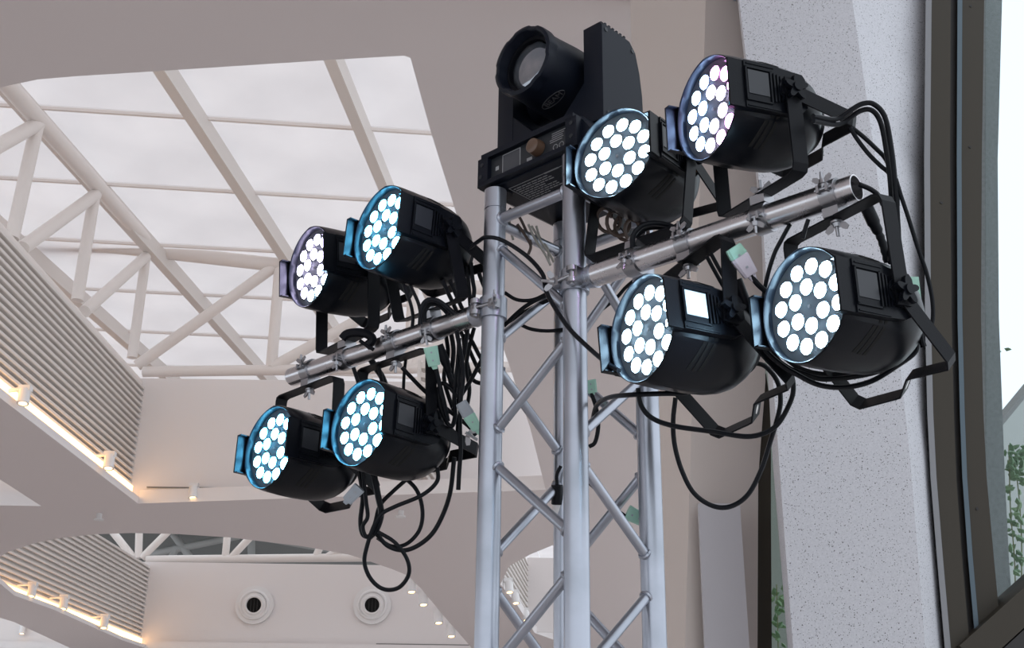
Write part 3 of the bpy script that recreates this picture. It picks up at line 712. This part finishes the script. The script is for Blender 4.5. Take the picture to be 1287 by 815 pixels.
# front frame: lip bars around a recessed panel
def fbox(t0, t1, z0, z1, n0, n1, nm, m, par=mh, lab=None): return MB().box(tn_((t0 + t1) / 2, (n0 + n1) / 2, (z0 + z1) / 2), (abs(t1 - t0), abs(n1 - n0), abs(z1 - z0)), (E1, N1, Z)).build(nm, m, par, 20, lab)
pf = fbox(TC - .128, TC + .112, 1.307, 1.367, -.0085, -.003, 'control_panel', BLKGL)
pf['org'] = 1
fr_ = MB()
for (a, b, c, d) in ((-.150, .134, 1.366, 1.380), (-.160, .144, 1.296, 1.308), (-.160, -.128, 1.303, 1.370), (.112, .144, 1.303, 1.370)):
    fr_.box(tn_(TC + (a + b) / 2, -.011, (c + d) / 2), (b - a, .020, d - c), (E1, N1, Z))
fr_.build('panel_frame', HEADM, mh, 20)
for a, z in ((-.150, 1.322), (-.146, 1.352), (.129, 1.322), (.129, 1.355)): MB().cyl(tn_(TC + a, -.019, z), tn_(TC + a, -.0225, z), .005, 10).build('screw', BLKGL, mh)
fbox(TC - .088, TC - .036, 1.316, 1.360, -.0105, -.008, 'display', SCRN)
dm = MB()
for (a, b, c, d) in ((-.090, -.034, 1.360, 1.3615), (-.090, -.034, 1.3145, 1.316), (-.090, -.0885, 1.316, 1.36), (-.0355, -.034, 1.316, 1.36)): dm.box(tn_(TC + (a + b) / 2, -.0095, (c + d) / 2), (b - a, .002, d - c), (E1, N1, Z))
dm.build('display_bezel', PRINT, mh)
c = tn_(TC + .022, -.01, 1.336)
MB().tube([c, c - N1 * .012, c - N1 * .022, c - N1 * .025], [.020, .019, .0175, .012], 24).build('rotary_knob', KNOBB, mh)
pr_ = MB()
for k in range(5): pr_.box(tn_(TC + .082 - .002 * k, -.0088, 1.358 - .0052 * k), (.040 - .004 * (k % 3), .001, .0013), (E1, N1, Z))
for k in range(2): pr_.torus(tn_(TC + .072 + .018 * k, -.0088, 1.322), N1, .0065, .0008, 14, 4)
pr_.box(tn_(TC - .006, -.0088, 1.321), (.016, .001, .008), (E1, N1, Z)); pr_.box(tn_(TC - .108, -.0088, 1.335), (.010, .001, .010), (E1, N1, Z))
pr_.build('panel_print', PRINT, mh)
# printed notice on the underside
nt_ = MB(); zb = 1.2893
def und(t0, t1, n0, n1): nt_.box(tn_((t0 + t1) / 2, (n0 + n1) / 2, zb), (abs(t1 - t0), abs(n1 - n0), .0008), (E1, N1, Z))
ta, tb, na, nb = TC - .098, TC + .086, .020, .118
und(ta, tb, na, na + .0012); und(ta, tb, nb, nb + .0012); und(ta, ta + .0012, na, nb); und(tb, tb + .0012, na, nb)
und(TC + .012, TC + .055, na - .001, na + .003)
for k in range(11):
    nn_ = na + .010 + .0085 * k; x = ta + .006
    while x < ta + .108 - (.04 if k % 4 == 3 else 0):
        w = random.uniform(.006, .018); und(x, x + w, nn_, nn_ + .0024); x += w + .003
nt_.build('printed_notice', PRINT, mh)
MB().cyl(tn_(TC + .02, .19, 1.292), tn_(TC + .02, .19, 1.283), .045, 24).build('underside_disc', HEADM, mh)
for a, b in ((-.12, .03), (.12, .03), (-.12, .24), (.12, .24)): MB().cyl(tn_(TC + a, b, 1.292), tn_(TC + a, b, 1.2835), .02, 16).build('foot', BLKMT, mh)
vs = MB()
for k in range(5):
    for q in range(5): vs.box(tn_(TC + .163, .035 + .018 * k, 1.318 + .0085 * q), (.032, .010, .0035), (E1, N1, Z))
vs.build('vent_slot', HOLESHD, mh)
# yoke: two arms and the bridge between them
def yarm(sg):
    out, inn = sg * .165, sg * .112
    side = [(.045, 1.385), (.045, 1.640), (.052, 1.646), (.150, 1.644), (.172, 1.622), (.186, 1.570), (.194, 1.510), (.196, 1.450), (.196, 1.385)]
    R = []
    for x, k in ((inn, 1), (out - sg * .006, 1), (out, .97)):
        R.append([tn_(TC + x, .135 + (n_ - .135) * k, 1.385 + (z - 1.385) * (k if z > 1.39 else 1)) for n_, z in side])
    MB().rings(R).build('yoke_arm', HEADM, mh, 25)
    # flare that widens the arm towards the bridge
    MB().prism([tn_(TC + sg * .114, .046, 1.385), tn_(TC + sg * .114, .046, 1.500), tn_(TC + sg * .030, .046, 1.415), tn_(TC + sg * .030, .046, 1.385)], N1 * .17).build('yoke_flare', HEADM, mh, 20)
    for n_, z in ((.062, 1.625), (.160, 1.615), (.066, 1.405), (.18, 1.42)): MB().cyl(tn_(TC + out - sg * .002, n_, z), tn_(TC + out + sg * .0015, n_, z), .0055, 10).build('screw', BLKGL, mh)
    for k in range(6): MB().box(tn_(TC + (out + inn) / 2, .070 + .014 * k, 1.6465), (.04, .006, .008), (E1, N1, Z)).build('top_rib', HEADM, mh)
yarm(1); yarm(-1)
MB().cyl(tn_(TC, NC, 1.384), tn_(TC, NC, 1.40), .095, 40).build('turntable', HEADM, mh)
fbox(TC - .120, TC + .120, 1.398, 1.415, .05, .215, 'yoke_bridge', HEADM)
# head
HX = V((-N1.x, -N1.y, -.02)).normalized(); hc = tn_(TC + .004, -.045, 1.561)
hu = (Z - HX * Z.dot(HX)).normalized(); hr = E1
def lathe(name, st, m, seg=64, mod=None, cap=False):
    R = []
    for d, r in st: R.append([hc - HX * d + (hr * sin(t) + hu * cos(t)) * (r * (mod(t, d) if mod else 1)) for t in [2 * pi * k / seg for k in range(seg)]])
    return MB().rings(R, cap=cap).build(name, m, mh, 30)
def notch(t, d): return 1 if (d > .022 or min(abs((t - rad(x) + pi) % (2 * pi) - pi) for x in (25, 95, 150, 215, 275, 335)) > rad(7)) else .965
lathe('barrel', [(.055, .066), (.004, .0735), (-.003, .0755), (-.006, .079), (-.003, .0865), (.004, .088), (.022, .088), (.0225, .0835), (.06, .085), (.12, .089), (.20, .090), (.235, .085), (.255, .07), (.262, .0)], HEADM, 72, notch)
lathe('lens_mount', [(.050, .0725), (.026, .0715), (.020, .0695), (.020, .0630), (.045, .0630), (.05, .0725)], BLKMT, 48)
R = [[hc - HX * (.036 - .019 * cos(a)) + (hr * sin(t) + hu * cos(t)) * (.0632 * sin(a) + .0003) for t in [2 * pi * k / 40 for k in range(40)]] for a in [pi / 2 * (1 - i / 7) for i in range(8)]]
MB().rings(R).build('front_lens', LENSM, mh, 60)
R = [[hc - HX * d + (hr * sin(t) + hu * cos(t)) * r for t in [2 * pi * k / 6 for k in range(6)]] for d, r in ((.0445, .026), (.0430, .025), (.0425, .012))]
MB().cyl(tn_(TC - .115, .135, 1.561), tn_(TC + .115, .135, 1.561), .045, 32).build('tilt_axle', HEADM, mh)
# oval badge with lettering, on the lower front of the barrel
ba = rad(162); bn = (hr * sin(ba) + hu * cos(ba)).normalized(); bc = hc - HX * .075 + bn * .0868
bx = HX.cross(bn).normalized()
if bx.dot(rt) < 0: bx = -bx
by = bn.cross(bx).normalized()
if by.z < 0: by = by
cu = bpy.data.curves.new('badge_text', 'FONT'); cu.body = 'BEAM'; cu.size = .021; cu.align_x = 'CENTER'; cu.align_y = 'CENTER'; cu.extrude = .0006
to = bpy.data.objects.new('badge_text', cu); COL.objects.link(to); bpy.context.view_layer.update()
me = bpy.data.meshes.new_from_object(to.evaluated_get(bpy.context.evaluated_depsgraph_get())); bpy.data.objects.remove(to)
sgn = 1 if bx.cross(by).dot(bn) > 0 else -1
bad = MB(); R_ = []
for k in range(36):
    t_ = 2 * pi * k / 36
    R_.append([bc + bx * ((.034 + q) * cos(t_)) + by * ((.0145 + q) * sin(t_)) + bn * (w - .0008 + .0 * q - .0) for q, w in ((-.0007, 0), (.0007, 0), (.0007, .0016), (-.0007, .0016))])
for k in range(36):
    a, b = R_[k], R_[(k + 1) % 36]; bad.add(a + b, [(i, (i + 1) % 4, 4 + (i + 1) % 4, 4 + i) for i in range(4)])
for v in me.vertices: pass
bad.add([bc + bx * v.co.x + by * v.co.y + bn * (v.co.z + .0002) for v in me.vertices], [list(p.vertices) for p in me.polygons])
bad.build('badge', mat('badge_print', (.075, .075, .08), .5), mh, 0)

# ================================================================ CABLES AND PLUGS
def cable(pts, label, r=.0048, m=RUB, cat='cable', group='black cables on the lamp rig', name='cable', d=None):
    P = [at(q[0], q[1], q[2] if len(q) > 2 else d) for q in pts]
    o = MB().tube(spline(P), r, 8).build(name, m); tag(o, label, cat, group); return o
def plug(p0, p1, r0, label, m0, m1=None, split=.5, flat=.6, par=None, cat='plug'):
    """a flat two-tone connector between two points"""
    A, B = V(p0), V(p1); d = (B - A).normalized(); w = d.cross(fw).normalized(); n = w.cross(d)
    t = thing('power_connector', label, cat, A, 'mains connectors on the cables')
    def seg(a, b, ra, rb, nm, m): 
        R = [[A + (B - A) * x + w * (r * i) + n * (r * flat * j) for i, j in ((-1, -.6), (-.7, -1), (.7, -1), (1, -.6), (1, .6), (.7, 1), (-.7, 1), (-1, .6))] for x, r in ((a, ra * .92), (a + .04, ra), (b - .04, rb), (b, rb * .92))]
        MB().rings(R).build(nm, m, t, 25)
    if m1: seg(0, split, r0 * .9, r0, 'plug_half', m0); seg(split, 1, r0, r0 * .8, 'socket_half', m1)
    else: seg(0, 1, r0, r0 * .85, 'plug_half', m0)
    sc = MB()
    for x in (.3, .72):
        c = A + (B - A) * x - n * (r0 * flat + .0004); sc.cyl(c, c - n * .001, r0 * .14, 10)
    sc.build('screw', GREYP if m0 is not GREYP else ZINC, t)
    seg(1, 1.18, r0 * .45, r0 * .35, 'strain_relief', m1 or m0)
    return t
# --- right side bundle
D = 2.12
cable([(1022, 146, 2.08), (1050, 150), (1070, 138), (1084, 130.5), (1098, 131), (1112, 147), (1120, 185), (1125, 230), (1128, 280), (1126, 320), (1132, 345, 2.0)], 'outer black cable arching from the top right lamp down to the lower right lamp', d=D)
cable([(1022, 152, 2.08), (1055, 156), (1080, 140), (1096, 139), (1107, 155), (1114, 190), (1119, 230), (1121, 280), (1119, 330, 2.02)], 'inner black cable arching beside the outer one behind the top right lamp', d=D + .01)
cable([(1068, 160), (1078, 176), (1092, 194), (1106, 208), (1119, 221), (1126, 250), (1130, 300), (1128, 340)], 'lower of two thin cables sagging from the top right bracket into the bundle', .0042, d=D + .02)
cable([(1070, 160), (1085, 172), (1100, 186), (1113, 200), (1122, 222), (1128, 250), (1124, 310), (1122, 345)], 'upper of two thin cables sagging from the top right bracket into the bundle', .0042, d=D + .03)
cable([(1126, 225), (1133, 248), (1142, 275), (1153, 310), (1165, 345), (1172, 380), (1171, 408), (1160, 419), (1145, 416)], 'black cable hanging farthest right over the speckled column edge', .0040, d=D)
cable([(1080, 232), (1094, 238), (1104, 246), (1110, 258)], 'short black cable emerging behind the open pipe end', .0045, d=2.05)
for k, (pts, lab) in enumerate((
    ([(1088, 258), (1098, 280), (1108, 302), (1116, 330)], 'thick black cable connector behind the right hanging bracket of the lower right lamp'),
    ([(925, 352), (938, 385), (950, 410), (966, 432)], 'thick black cable connector between the two lower right lamps'),
    ([(551, 434), (560, 456), (566, 476), (574, 500)], 'thick black cable connector in the tangle left of the truss'))):
    dd = (2.06, 2.16, 2.74)[k]; P = spline([at(x, y, dd) for x, y in pts], 6); n = len(P)
    rr = [.0115 if i < n * .35 else .0095 if i < n * .5 else .0065 + .0012 * (i % 2) for i in range(n)]
    tag(MB().tube(P, rr, 12).build('cable_connector', RUB), lab, 'connector', 'inline cable connectors')
cable([(893, 318), (905, 340), (918, 362), (935, 385)], 'upper of two thin cables behind the bracket of the bright-label lamp', .004, d=2.2)
cable([(888, 322), (900, 344), (914, 368), (930, 390)], 'lower of two thin cables behind the bracket of the bright-label lamp', .004, d=2.22)
cable([(993, 282), (983, 300), (973, 320), (964, 350), (960, 378), (966, 400)], 'thin black cable dropping from the right pipe between the two lower right lamps', .004, d=2.14)
cable([(1016, 276), (1012, 288), (1009, 300)], 'very short cable below the right pipe near the far right clamp', .004, d=2.08)
plug(at(921, 311, 2.12), at(944, 346, 2.12), .0165, 'mint and pinkish mains connector hanging right of the bright-label lamp bracket', MINT, PINKP, .34)
cable([(943, 345), (952, 357), (962, 366), (975, 376)], 'black cord leaving the pinkish connector towards the lower right lamp', .0052, d=2.12)
cable([(745, 527, 2.45), (750, 510, 2.40), (765, 500, 2.3), (795, 496.5), (834, 495), (862, 494), (884, 484)], 'black cable running level from the truss under the bright-label lamp', d=2.2)
cable([(802, 488), (806, 510), (820, 526), (848, 536), (897, 543), (936, 549), (960, 545), (977, 534), (990, 513), (997, 492), (994, 470), (980, 455)], 'black cable sagging shallowly below the bright-label lamp', d=2.2)
cable([(946, 456), (962, 461), (977, 480), (981, 505), (976, 530), (968, 556), (957, 590), (940, 622), (918, 637), (895, 636), (872, 620), (857, 592), (848, 560), (846, 530), (849, 500)], 'long black cable loop hanging lowest below the right lamps', d=2.24)
cable([(952, 425), (966, 445), (985, 461), (1000, 470), (1029, 484), (1062, 487), (1096, 479), (1129, 459), (1150, 443), (1153, 428)], 'lowest cable of the bundle curving under the lower right lamp', d=2.07)
cable([(960, 440), (990, 462), (1012, 471), (1036, 477), (1078, 473), (1112, 464), (1142, 446), (1149, 430)], 'middle cable of the bundle curving under the lower right lamp', d=2.09)
cable([(975, 440), (1005, 463), (1040, 471), (1080, 466), (1115, 452), (1140, 436)], 'upper cable of the bundle curving under the lower right lamp', d=2.11)
tag(MB().box(at(1146, 366, 2.02), (.022, .02, .045)).build('power_inlet', MINT), 'mint green plug pushed into the back of the lower right lamp', 'plug')
cable([(1148, 372), (1155, 395), (1158, 425), (1161, 436)], 'short stiff cable hanging from the mint plug behind the lower right lamp', .0055, d=2.0)
# --- around the truss
cable([(590, 312, 2.66), (602, 303, 2.64), (611, 298.5, 2.62), (631, 302, 2.60), (662, 322, 2.56), (682, 345, 2.50), (686, 365, 2.47), (698, 388, 2.43), (717, 415, 2.38), (745, 442, 2.30), (766, 459, 2.2), (778, 466, 2.15)], 'black cable looping across the front of two truss legs to the bright-label lamp')
cable([(634, 368), (650, 377), (670, 377), (690, 368)], 'short black cable crossing inside the truss at pipe height', .0045, d=2.72)
cable([(633, 410), (658, 387), (683, 373), (700, 368)], 'upper black cable rising diagonally inside the truss', .005, d=2.72)
cable([(634, 408), (660, 392), (688, 378), (705, 372)], 'lower black cable rising diagonally inside the truss', .005, d=2.74)
cable([(648, 405), (668, 414), (695, 416), (725, 410), (740, 401), (772, 377), (786, 362), (800, 350)], 'black cable sagging behind the front truss leg towards the right pipe', .0045, d=2.76)
plug(at(741, 478, 2.62), at(744, 494, 2.62), .014, 'small mint plug behind the front truss leg', MINT)
cable([(743, 494), (749, 512), (752, 535), (748, 556), (740, 562)], 'black cord under the small mint plug behind the front truss leg', .0048, d=2.62)
cable([(738, 604), (752, 618), (768, 636), (786, 650)], 'black cord leading to the mint plug low in the truss', .005, d=2.5)
plug(at(788, 644, 2.5), at(808, 654, 2.5), .016, 'mint mains plug low in the truss beside the right leg', MINT)
# taped connector low between the legs
t = thing('taped_connector', 'black taped connector with white end hanging low between two truss legs', 'connector', at(702, 640, 2.66))
MB().tube([at(700, 610, 2.62), at(700, 634, 2.62)], .013, 12).build('tape_sleeve', RUB, t); MB().tube([at(700, 634, 2.62), at(703, 656, 2.62)], [.0105, .010], 12).build('white_end', NOZZ, t)
cable([(705, 586), (700, 597), (700, 611)], 'short cable loop above the taped connector in the truss', .004, d=2.62)
# --- brown and pale cords under the moving head
for k, pts in enumerate(([(650, 282), (660, 296), (667, 309), (664, 320)], [(640, 262), (652, 272), (662, 292), (668, 308)])):
    cable(pts, ('brown cord dangling below the moving head base', 'second brown cord tucked higher under the moving head base')[k], .0035, BRNC, 'cord', 'brown cords under the moving head', 'cord', d=2.74 + .03 * k)
for k, pts in enumerate(([(664, 282), (672, 300), (684, 318), (692, 334)], [(668, 284), (680, 304), (690, 318), (696, 330)], [(674, 284), (679, 300), (688, 312), (690, 330)], [(640, 275), (642, 290), (645, 302)])):
    cable(pts, ('first pale cord hanging under the moving head, leftmost of the middle three', 'longest pale cord hanging under the moving head', 'pale cord under the moving head closest to the back leg', 'short pale cord beside the left truss leg under the moving head')[k], .0028, WHTC, 'cord', 'pale cords under the moving head', 'cord', d=2.76 + .02 * k)
# --- coil of brown safety cable behind the upper right lamp
P = []
A, B = at(757, 274, 2.52), at(806, 296, 2.48)
for i in range(64):
    q = i / 63; c = A + (B - A) * q; a = q * 2 * pi * 4.3; P.append(c + rt * (.020 * cos(a)) + up * (.024 * sin(a)) + fw * (.012 * sin(a * .5)))
tag(MB().tube(P, .0042, 8).build('safety_cable', BRNC), 'brownish coiled safety cable below the lamp over the front truss leg', 'cable')
cable([(795, 312), (796, 297), (806, 285), (822, 281), (842, 284), (855, 292)], 'outer black cable loop under the lamp above the front truss leg', .0055, d=2.36)
cable([(799, 312), (800, 299), (810, 289), (826, 286), (846, 290)], 'inner black cable loop under the lamp above the front truss leg', .005, d=2.38)
cable([(836, 300), (848, 290), (854, 280)], 'short cable rising behind the lamp above the right pipe', .005, d=2.36)
# --- left tangle
D = 2.74
cable([(505, 352), (510, 366), (516, 382), (519, 398), (518, 412)], 'thin cable dropping behind the left pipe, left of the pair under the upper lamp', .0042, d=D)
cable([(513, 352), (519, 366), (526, 382), (529, 398)], 'thin cable dropping behind the left pipe, right of the pair under the upper lamp', .0042, d=D)
cable([(528, 408), (530, 388), (537, 378), (549, 378), (560, 385), (570, 394), (578, 402)], 'outer black cable loop arching over the left pipe', .0058, d=2.68)
cable([(533, 405), (534, 391), (540, 383), (550, 383), (560, 391), (566, 400)], 'inner black cable loop arching over the left pipe', .0055, d=2.70)
cable([(556, 352), (563, 368), (571, 385), (577, 400)], 'first of the straight cables passing behind the left pipe beside the bracket', .005, d=D)
cable([(565, 352), (572, 368), (579, 384), (586, 400)], 'second of the straight cables passing behind the left pipe beside the bracket', .005, d=D)
cable([(592, 330), (594, 352), (596, 366), (593, 384), (588, 400)], 'curved cable close to the left truss leg above the pipe', .005, d=D)
cable([(587, 335), (589, 358), (591, 382), (592, 400)], 'straight cable close to the left truss leg above the pipe', .005, d=D + .03)
cable([(600, 338), (605, 352), (611, 366), (618, 376)], 'cable slipping behind the left truss leg above the pipe', .005, d=D + .05)
cable([(577, 425), (576, 450), (573, 478), (571, 500), (572, 522), (568, 536), (561, 530), (553, 510), (551, 492), (556, 482), (566, 488), (575, 500)], 'black cable forming a narrow loop in the tangle left of the truss', .0052, d=2.72)
cable([(547, 460), (553, 486), (560, 515), (563, 530)], 'cord hanging from the mint plug under the left pipe', .0055, d=2.70)
cable([(505, 462), (520, 478), (533, 491), (551, 506), (570, 521), (590, 537), (598, 548)], 'black cable running diagonally down to the right through the left tangle', .005, d=2.75)
cable([(582, 420), (584, 440), (588, 461), (594, 477), (604, 482), (615, 480)], 'cable bending behind the left truss leg in the tangle', .005, d=2.77)
cable([(612, 440), (603, 457), (593, 476), (583, 492), (576, 503), (570, 515)], 'cable rising to the right behind the left truss leg', .005, d=2.73)
cable([(585, 415), (594, 431), (604, 450), (612, 462)], 'upper cable slanting behind the left truss leg below the pipe', .005, d=2.76)
cable([(578, 415), (588, 436), (600, 462), (610, 475)], 'lower cable slanting behind the left truss leg below the pipe', .005, d=2.78)
cable([(566, 415), (570, 440), (568, 470), (572, 490), (580, 500)], 'cable hanging straight in the middle of the left tangle', .0055, d=2.76)
cable([(588, 412), (584, 440), (577, 470), (578, 495), (580, 520)], 'cable curving left then right in the middle of the tangle', .005, d=2.71)
cable([(573, 412), (580, 450), (582, 476), (579, 503), (578, 538), (579, 564), (577, 595), (576, 616)], 'long black cable with free end hanging beside the left truss leg', .0052, d=2.69)
cable([(560, 418), (563, 445), (558, 475), (566, 505), (575, 530), (574, 556)], 'cable weaving down the left edge of the tangle beside the narrow loop', .005, d=2.77)
cable([(596, 412), (590, 436), (586, 462), (590, 490), (586, 516)], 'cable weaving down the right edge of the tangle beside the truss leg', .0048, d=2.76)
cable([(541, 470), (548, 500), (556, 524), (572, 545), (590, 560)], 'cable sweeping from the bracket of the lower lamp to the truss leg', .0048, d=2.79)
cable([(571, 575), (565, 623), (550, 661), (533, 681), (510, 692), (488, 687), (472, 670)], 'large outer loop of cable hanging under the left lamps', .0055, d=2.78)
cable([(550, 588), (549, 606), (530, 623), (497, 637), (479, 647), (469, 664), (461, 688), (458, 707), (464, 725), (476, 738), (490, 742), (504, 737), (514, 721), (511, 702), (496, 682), (475, 669)], 'lowest round loop of cable hanging under the left lamps', .0050, d=2.76)
cable([(505, 597), (524, 617), (531, 643), (527, 667), (511, 684), (492, 687), (474, 676)], 'middle cable arc hanging under the left lamps', .0050, d=2.80)
cable([(518, 597), (495, 617), (478, 635), (472, 655), (468, 671)], 'cable slanting left under the left lamps', .0050, d=2.79)
cable([(469, 592), (475, 623), (479, 646), (473, 666), (464, 676)], 'thick cable dropping between the two lower left lamps', .0075, d=2.77)
cable([(451, 592), (456, 623), (453, 655), (456, 672), (465, 676)], 'leftmost cable dropping under the lower left lamps', .0055, d=2.78)
cable([(456, 592), (460, 630), (462, 650), (456, 662), (460, 675), (468, 672)], 'second cable from the left under the lower left lamps', .0048, d=2.76)
cable([(430, 426), (436, 420), (450, 418), (463, 421), (468, 428), (460, 436)], 'thick black cable bend lying on the left pipe behind its bracket', .011, d=2.84)
cable([(452, 428), (460, 434), (470, 440)], 'short black cable beside the wing nut on the left pipe', .0045, d=2.80)
cable([(444, 462), (450, 480), (455, 498)], 'thin cable between the two lower left brackets, left one', .005, d=2.88)
cable([(474, 455), (478, 470), (482, 490)], 'thin cable between the two lower left brackets, right one', .005, d=2.86)
cable([(510, 452), (508, 470), (507, 492)], 'thin cable dropping just left of the lower lamp bracket near the truss', .004, d=2.84)
cable([(466, 452), (472, 462), (480, 474), (486, 490)], 'slanting cable behind the lower left bracket', .008, d=2.90)
plug(at(541, 436, 2.66), at(546, 460, 2.66), .016, 'mint mains plug hanging directly under the left pipe', MINT)
plug(at(579, 506, 2.66), at(600, 540, 2.66), .0145, 'grey and mint mains connector hanging against the left truss leg', GREYP, MINT, .48)
plug(at(452, 613, 2.74), at(436, 630, 2.74), .0150, 'grey mains plug dangling under the two lower left lamps', GREYP)
t = thing('wing_bolt', 'loose wing bolt near the bracket end left of the truss', 'bolt', at(590, 548, 2.68))
m_ = MB(); wingnut(m_, at(587, 545, 2.68), rt * .8 - up * .5, up, 1.0); m_.build('bolt', ZINC, t)
